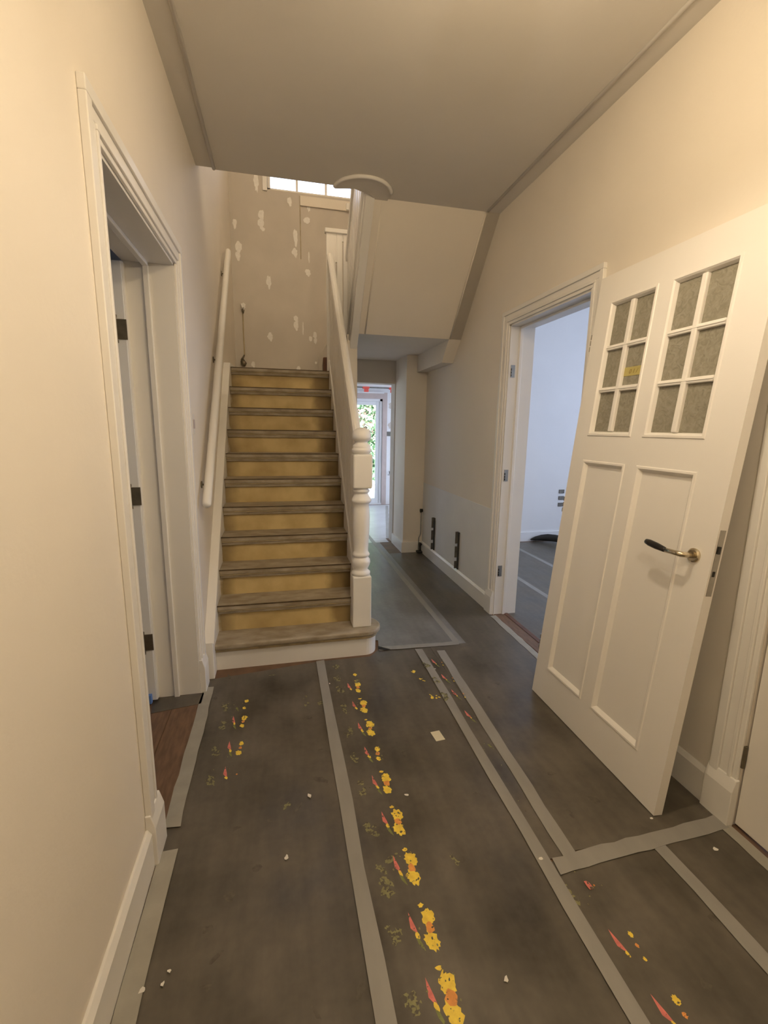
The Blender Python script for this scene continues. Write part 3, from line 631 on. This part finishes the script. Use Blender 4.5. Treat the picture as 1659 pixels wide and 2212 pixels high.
def motif(parent, x, y, z, s=1, top=1, ora=1, bot=1, pink=1, leaf=1, fade=1):
    """one printed flower: each colour patch a flat piece of its own, the worn flecks joined"""
    zz = z+.0003
    def pc(name, m, fn):
        b = B(); fn(b); return part(name, b, m, parent)
    if top: pc('yellow_print', 'yellow', lambda b: blob(b, x+.006, y+.034, .0215*s*top, .027*s*top, zz, 26, .22))
    if bot: pc('yellow_print', 'yellow', lambda b: blob(b, x-.002, y-.03, .020*s*bot, .029*s*bot, zz+.00004, 26, .2, .3))
    if ora: pc('orange_print', 'orange', lambda b: blob(b, x+.002, y+.004, .013*s*ora, .016*s*ora, zz+.0001, 12, .25))
    if top > .8: pc('yellow_print', 'yellow', lambda b: blob(b, x-.006, y+.075, .010*s, .006*s, zz, 9, .4))
    if pink:
        vs = [(x-.051, y+.062), (x-.041, y+.02), (x-.037, y-.004), (x-.046, y+.002), (x-.056, y+.016), (x-.054, y+.04)]
        pc('pink_print', 'pink', lambda b: b.faces.new([b.verts.new((u, v, zz)) for u, v in vs]))
        pc('yellow_print', 'yellow', lambda b: blob(b, x-.041, y-.008, .006*s, .011*s, zz+.0001, 9, .3, .3))
    if leaf:
        vl = [(x-.047, y-.012), (x-.038, y-.016), (x-.032, y-.034), (x-.028, y-.054), (x-.036, y-.044), (x-.044, y-.03)]
        pc('leaf_print', 'green', lambda b: b.faces.new([b.verts.new((u, v, zz)) for u, v in vl]))
    if fade:
        b = B()
        for _ in range(7): blob(b, x-.105+random.uniform(-.016, .016), y+random.uniform(-.030, .032), random.uniform(.005, .013), random.uniform(.007, .018), zz+_*.00003, 10, .45, random.random())
        for _ in range(6): blob(b, x+random.uniform(-.13, .03), y+random.uniform(-.05, .06), .003, .004, zz+.0003+_*.00003, 6, .4)
        part('worn_print', b, 'palegreen', parent)['kind'] = 'stuff'
rows = [(2.50, .55, 0, 0, 0, 0), (2.39, .85, .8, .7, 1, 0), (2.205, .9, .9, .9, 1, 0), (2.015, .95, .7, .9, 1, 1), (1.83, .6, .8, .5, 1, 1), (1.645, .9, 1, .8, 1, 1), (1.45, 1, 1, 1, 1, 1), (1.258, 1, 1, 1, 1, 1), (1.06, .95, 1, 1, 1, 1), (.885, 1.1, 1.2, 1.1, 1, 1), (.69, 1, 1, 1, 1, 1)]
for yy, t_, o_, b_, p_, l_ in rows: motif(FB, .405, yy, .003, 1, t_, o_, b_, p_, l_, 1)
for yy, t_, o_, b_, p_, l_ in [(2.35, .5, 0, .4, 0, 1), (2.20, .7, .6, .5, 1, 1), (2.0, .5, .6, .6, 1, 1), (1.83, 0, .3, 0, 1, 0)]: motif(FA, -.225, yy, .0016, 1, t_, o_, b_, p_, l_, 1)
for i, yy in enumerate((2.56, 2.37, 2.20, 2.0, 1.80, 1.60, 1.41)): motif(FN, .985, yy, .0044+(.0032 if i < 3 else 0), .6, 0, .5 if i < 5 else 0, .35 if i < 5 else 0, 1 if i < 4 else 0, 1 if i < 5 else 0, 1)
motif(FC, .99, .885, .0044, .8, .4, .5, .3, 1, 0, 0); motif(FC, .99, .72, .0044, .8, .6, .6, .6, 1, 1, 0); motif(FC, .985, 1.07, .0044, .6, 0, .4, 0, 0, 0, 1)
for u, v in ((.77, 2.50), (.80, 2.40), (.79, 2.22), (.83, 2.21), (.10, 2.28), (.10, 2.36), (.56, 1.255)):
    b = B()
    for _ in range(4): blob(b, u+random.uniform(-.015, .015), v+random.uniform(-.02, .02), random.uniform(.003, .008), random.uniform(.004, .012), (.0034 if u > .23 else .002)+_*.00004, 8, .4, random.random(), 0)
    part('print_fleck', b, 'yellow' if u > .2 and v > 2 else 'palegreen', FB if u > .2 else FA)['kind'] = 'stuff'
# scuffs on the film
for q_ in range(46):
    u, v = random.uniform(-.42, 1.3), random.uniform(.7, 2.7)
    if .82 < u < 1.06 or .18 < u < .27: continue
    par, z = (FA, .0016) if u < .2 else (FB, .003) if u < .84 else (FC, .0044) if v < 1.15 else (FD, .0056)
    b = B(); blob(b, u, v, random.uniform(.004, .02), random.uniform(.006, .03), z+.0002+q_*.00001, 10, .45, random.random()*3)
    part('scuff', b, 'scuff' if random.random() < .8 else 'palegreen', par)
b = B(); c = Vector((.724, 1.895)); a = .10
prism(b, [(c.x+dx*math.cos(a)-dy*math.sin(a), c.y+dx*math.sin(a)+dy*math.cos(a)) for dx, dy in ((-.024, -.035), (.024, -.035), (.024, .035), (-.024, .035))], 2, .0032, .0037)
tag(obj('paper_scrap', b, 'paper'), 'small square of cream paper lying on the dark film', 'paper')
b = B(); chip(b, .968, 1.075, .011, .015, 0, .001, 9, .3)
o = tag(obj('paper_scrap', b, 'pink'), 'tiny pink scrap on the film before the leaning door', 'scrap'); o.location.z = .0062
FL = [((668, 1722), .012, 'on the film beside the long tape seam'), ((619, 1855), .011, 'alone on the dark film left of the stair seam'), ((307, 2144), .011, 'by the pale tape along the left skirting'), ((352, 2130), .007, 'splashed near the left skirting tape'), ((366, 2102), .007, 'beside the splash by the left skirting'), ((878, 1720), .009, 'right of the yellow flower row'), ((1168, 1858), .009, 'on the tape seam left of the cross strip'), ((1093, 2120), .010, 'in the dark film near the red flowers'), ((712, 1479), .007, 'just before the stair foot'), ((1407, 1771), .008, 'at the lower corner of the leaning door'), ((940, 1447), .007, 'near the corridor cross tape'), ((1545, 1838), .012, 'before the closed white door')]
for (px, py), s, where in FL:
    d = fwd+rr*((px-829.5)/F_PX)-uu*((py-1106)/F_PX); t = -CAM_H/d.z
    zf = .0085
    b = B(); chip(b, t*d.x, t*d.y, s*.6, s*.8, 0, .0015, 8, .35, random.random()*3)
    o = tag(obj('paint_flake', b, 'flake'), 'white paint flake '+where, 'debris', 'paint flakes on the floor'); o.location.z = zf-.002
# folded film in the side room
fb = B(); pts = []
for i in range(9):
    s_ = i/8; pts.append((3.30+.55*s_, 5.43-.36*s_+.05*math.sin(s_*5), .03+.045*math.sin(s_*math.pi)))
tube(fb, pts, [.008, .03, .042, .05, .05, .045, .04, .03, .01], 10)
tag(obj('folded_film', fb, 'dark', smooth=True), 'crumpled dark film edge lying against the side room wall', 'film roll')
b = B(); prism(b, [(.625, 2.86), (.70, 2.80), (.66, 2.795), (.62, 2.82)], 2, .0085, .0095)
tag(obj('torn_film', b, 'dark'), 'torn dark film corner lifted beside the bottom step', 'film scrap')

# ---------------------------------------------------------------- wall details
for Yc, nm in ((4.74, 'slotted grey radiator bracket beside the corner pipe'), (4.02, 'slotted grey radiator bracket nearest the right doorway')):
    z0, z1 = .148, .517
    t = empty('radiator_bracket', (XR, Yc, z0), nm, 'bracket', 'radiator brackets on the right wall')
    bpart('backplate', [(XR-.010, XR-.003, Yc-.024, Yc+.024, z0, z1)], 'bracket', t, .001)
    L = z1-z0
    for f0, f1 in ((0, .20), (.30, .60), (.68, 1.0)):
        bpart('hook_flange', [(XR-.034, XR-.010, Yc+.018, Yc+.022, z0+L*f0, z0+L*f1)], 'bracket', t)
    bpart('spine', [(XR-.018, XR-.010, Yc-.024, Yc-.012, z0, z1)], 'dark', t)
pv = empty('radiator_pipe', (1.65, 5.17, 0), 'thin grey radiator pipe with black valve ends in the wall corner', 'pipe')
b = B(); tube(b, [(1.640, 5.165, .52), (1.645, 5.165, .48), (1.645, 5.165, .25), (1.640, 5.165, .225), (1.622, 5.162, .19), (1.620, 5.162, .17), (1.620, 5.162, .02)], .0075, 10); part('pipe', b, 'pipe', pv, smooth=True)
b = B(); tube(b, [(1.628, 5.165, .525), (1.66, 5.165, .525)], .020, 12); tube(b, [(1.640, 5.165, .50), (1.640, 5.165, .525)], .012, 10); part('valve', b, 'black', pv)
b = B(); tube(b, [(1.636, 5.13, .11), (1.636, 5.175, .11)], .018, 12); tube(b, [(1.636, 5.15, .11), (1.64, 5.15, .006)], .009, 10); part('valve', b, 'black', pv)
b = B(); box(b, 1.59, 1.66, 5.10, 5.18, .0058, .03); part('pipe_collar', b, 'dark', pv, bevel=.01)
sw = empty('light_switch', (XL, 2.745, 1.49), 'small cream light switch on the wall beside the stair rail', 'switch')
bpart('plate', [(XL, XL+.010, 2.71, 2.775, 1.45, 1.56)], 'switch', sw, .004); bpart('rocker', [(XL+.010, XL+.014, 2.722, 2.763, 1.48, 1.53)], 'pinkplaster', sw, .002)
# cable on the stairwell wall
ca = empty('wall_cable', (-.39, YB, 2.02), 'loose thin cable hanging down the plaster wall to a dark box', 'cable')
b = B(); tube(b, [(-.375, YB-.03, 2.80), (-.377, YB-.012, 2.74), (-.379, YB-.008, 2.55), (-.376, YB-.01, 2.36), (-.375, YB-.02, 2.30), (-.405, YB-.03, 2.235)], .006, 8); part('cord', b, 'nosing', ca, smooth=True)
b = B(); tube(b, [(-.39, YB-.0, 2.845), (-.385, YB-.035, 2.835), (-.372, YB-.045, 2.80)], [.014, .016, .012], 10); part('socket_stub', b, 'white', ca, smooth=True)
b = B(); tube(b, [(-.372, YB-.03, 2.79), (-.374, YB-.02, 2.75)], [.016, .008], 10); part('plug', b, 'bronze', ca, smooth=True)
b = B(); tube(b, [(-.378, YB-.02, 2.30), (-.41, YB-.035, 2.24)], [.008, .012], 10); tube(b, [(-.40, YB-.03, 2.235), (-.385, YB-.045, 2.20), (-.385, YB-.045, 2.17)], [.025, .034, .015], 10); part('lamp_holder', b, 'bronze', ca, smooth=True)
b = B(); tube(b, [(.283, YB-.004, 4.03), (.283, YB-.004, 3.38)], .004, 6)
tag(obj('pull_cord', b, 'nosing'), 'thin dark cord hanging straight below the stairwell window', 'cord')
# back room bits
b = B(); box(b, 2.02, 2.15, GY-.012, GY, 1.345, 1.43); o = obj('switch_plate', b, 'bracket', bevel=.003); tag(o, 'dark double switch plate by the garden door', 'switch')
for x, which in ((2.08, 'nearer to the garden door'), (2.19, 'further from the garden door')):
    b = B(); tube(b, [(x, GY, .66), (x, GY-.03, .65), (x-.005, GY-.04, .61)], .006, 8); tube(b, [(x-.03, GY-.006, .59), (x+.02, GY-.006, .59)], .004, 6)
    tag(obj('wire_stub', b, 'dark'), 'bare wire stub low on the white wall, '+which, 'wire', 'wire stubs by the garden door')
for x, z, w in ((2.10, 1.92, .05), (2.19, 1.72, .04), (2.09, 1.55, .045)):
    b = B(); blob(b, x, z, w, .06, 0, 12, .3, 0, 0, lambda a, c: (a, GY-.0015, c)); part('grey_patch', b, 'stairwall', bw)
pr = empty('prop_bar', (1.6, 8.15, 2.2), 'dark tension bar with two red clamps under the back room beam', 'bar')
b = B(); tube(b, [(.75, 8.15, 2.2), (2.3, 8.15, 2.2)], .012, 10); part('bar', b, 'bracket', pr)
for x in (1.50, 1.98):
    bpart('clamp', [(x-.06, x+.06, 8.12, 8.18, 2.175, 2.212), (x-.03, x+.045, 8.12, 8.18, 2.12, 2.175)], 'red', pr, .006)
# sockets in the side room
for z, which in ((.50, 'lowest'), (.592, 'middle'), (.682, 'topmost')):
    b = B(); box(b, 3.70, 3.78, 5.46, 5.472, z-.026, z+.026)
    so_ = tag(obj('wall_socket', b, 'bracket', bevel=.004), which+' grey socket box of the column on the side room wall', 'socket', 'sockets on the side room wall')
b = B(); box(b, -.735, -.715, 2.44, 2.462, .012, .06)
tag(obj('blue_tape', b, 'blue'), 'bit of blue tape at the foot of the open left door', 'tape')

# ---------------------------------------------------------------- garden door and garden
gd = empty('door_3', (1.46, 8.75, 0), 'white framed glass garden door at the end of the corridor', 'door', kind='structure')
bpart('outer_frame', [(GX0, GX0+.05, 8.72, 8.80, 0, GZ), (GX1-.05, GX1, 8.72, 8.80, 0, GZ), (GX0, GX1, 8.72, 8.80, GZ-.05, GZ)], 'upvc', gd, .005)
bpart('sash', [(GX0+.05, GX0+.12, 8.74, 8.80, .03, GZ-.05), (GX1-.12, GX1-.05, 8.74, 8.80, .03, GZ-.05), (GX0+.12, GX1-.12, 8.74, 8.80, GZ-.12, GZ-.05), (GX0+.12, GX1-.12, 8.74, 8.80, .03, .12)], 'upvc', gd, .005)
bpart('pane', [(GX0+.12, GX1-.12, 8.765, 8.772, .12, GZ-.12)], 'glass', gd)
bpart('sill', [(GX0, GX1, 8.70, 8.95, 0, .03)], 'upvc', gd)
struct(bobj('ground', [(-8, 12, 8.95, 20, -.2, -.06)], 'patio'), 'pale sunlit patio paving outside the garden door', 'ground')
hg = empty('garden_hedge', (2.4, 12.5, -.06), 'tall leafy garden hedge with pale blossoms beyond the glass door', 'hedge')
def leaves(n, sz, zr, seed, flat=True):
    rnd = random.Random(seed); b = B()
    for _ in range(n):
        z = rnd.uniform(*zr); x = rnd.uniform(-1.5, 6.0); y = 12.3+rnd.uniform(0, .9)+.25*math.sin(x*2.1+z)
        c = Vector((x, y, z)); n1 = Vector((rnd.uniform(-1, 1), rnd.uniform(-1, .3), rnd.uniform(-1, 1))).normalized()
        n2 = n1.cross(Vector((rnd.uniform(-1, 1), rnd.uniform(-1, 1), rnd.uniform(-1, 1)))).normalized(); s = sz*rnd.uniform(.6, 1.3)
        b.faces.new([b.verts.new(c+n1*s), b.verts.new(c+n2*s*.5), b.verts.new(c-n1*s), b.verts.new(c-n2*s*.5)])
    return b
part('foliage', leaves(7000, .11, (-.05, 4.2), 1), 'leafA', hg); part('young_foliage', leaves(3500, .10, (.1, 4.2), 2), 'leafB', hg)
part('pink_blossom', leaves(1500, .07, (1.35, 2.1), 3), 'flower', hg); part('cream_blossom', leaves(1100, .06, (.3, 1.9), 4), 'flowerB', hg)
bpart('hedge_core', [(-1.5, 6.0, 13.2, 13.3, -.05, 4.0)], 'leafA', hg)

# ---------------------------------------------------------------- the hall lamp, an added fill bulb and the upstairs lamp
def pendant(pos, top, label, bulb, shade=False):
    lx, ly, lz = pos
    lamp = empty('pendant_lamp', (lx, ly, top), label, 'lamp')
    b = B(); lathe(b, [(.055, top), (.055, top-.012), (.03, top-.03), (.006, top-.034)], lx, ly, 24); part('ceiling_rose', b, 'switch', lamp, smooth=True)
    b = B(); tube(b, [(lx, ly, top-.03), (lx, ly, lz+.13)], .004, 8); part('cord', b, 'switch', lamp)
    b = B(); lathe(b, [(.012, lz+.14), (.021, lz+.125), (.021, lz+.072), (.016, lz+.06)], lx, ly, 20); part('lamp_holder', b, 'switch', lamp, smooth=True)
    b = B(); lathe(b, [(.014, lz+.062), (.017, lz+.045), (.029, lz+.018), (.033, lz-.006), (.028, lz-.026), (.014, lz-.037), (.003, lz-.04)], lx, ly, 24); part('bulb', b, bulb, lamp, smooth=True)
    if shade:
        b = B(); k = 32; prof = [(.045, lz+.085), (.085, lz+.04), (.112, lz-.02), (.120, lz-.072)]
        rings = [[b.verts.new((lx+r*math.cos(2*math.pi*i/k), ly+r*math.sin(2*math.pi*i/k), z)) for i in range(k)] for r, z in prof]
        for p, q in zip(rings, rings[1:]):
            for i in range(k): b.faces.new((p[i], p[(i+1) % k], q[(i+1) % k], q[i]))
        part('dimming_shade', b, 'shade', lamp, smooth=True)  # shade added to hold light back from the upper walls
pendant(LAMP_POS, H, 'warm pendant lamp under the hall ceiling with an added light-dimming bell shade', 'bulb', True)
pendant((.48, .15, 2.36), H, 'unseen warm fill bulb added on a long cord near the front end of the hall', 'fill_bulb')  # extra bulb added out of view to fill the lower hall with light
pendant((.35, 2.7, 5.0), TOP, 'bare warm bulb in a white holder under the upper landing ceiling', 'bulb_up')
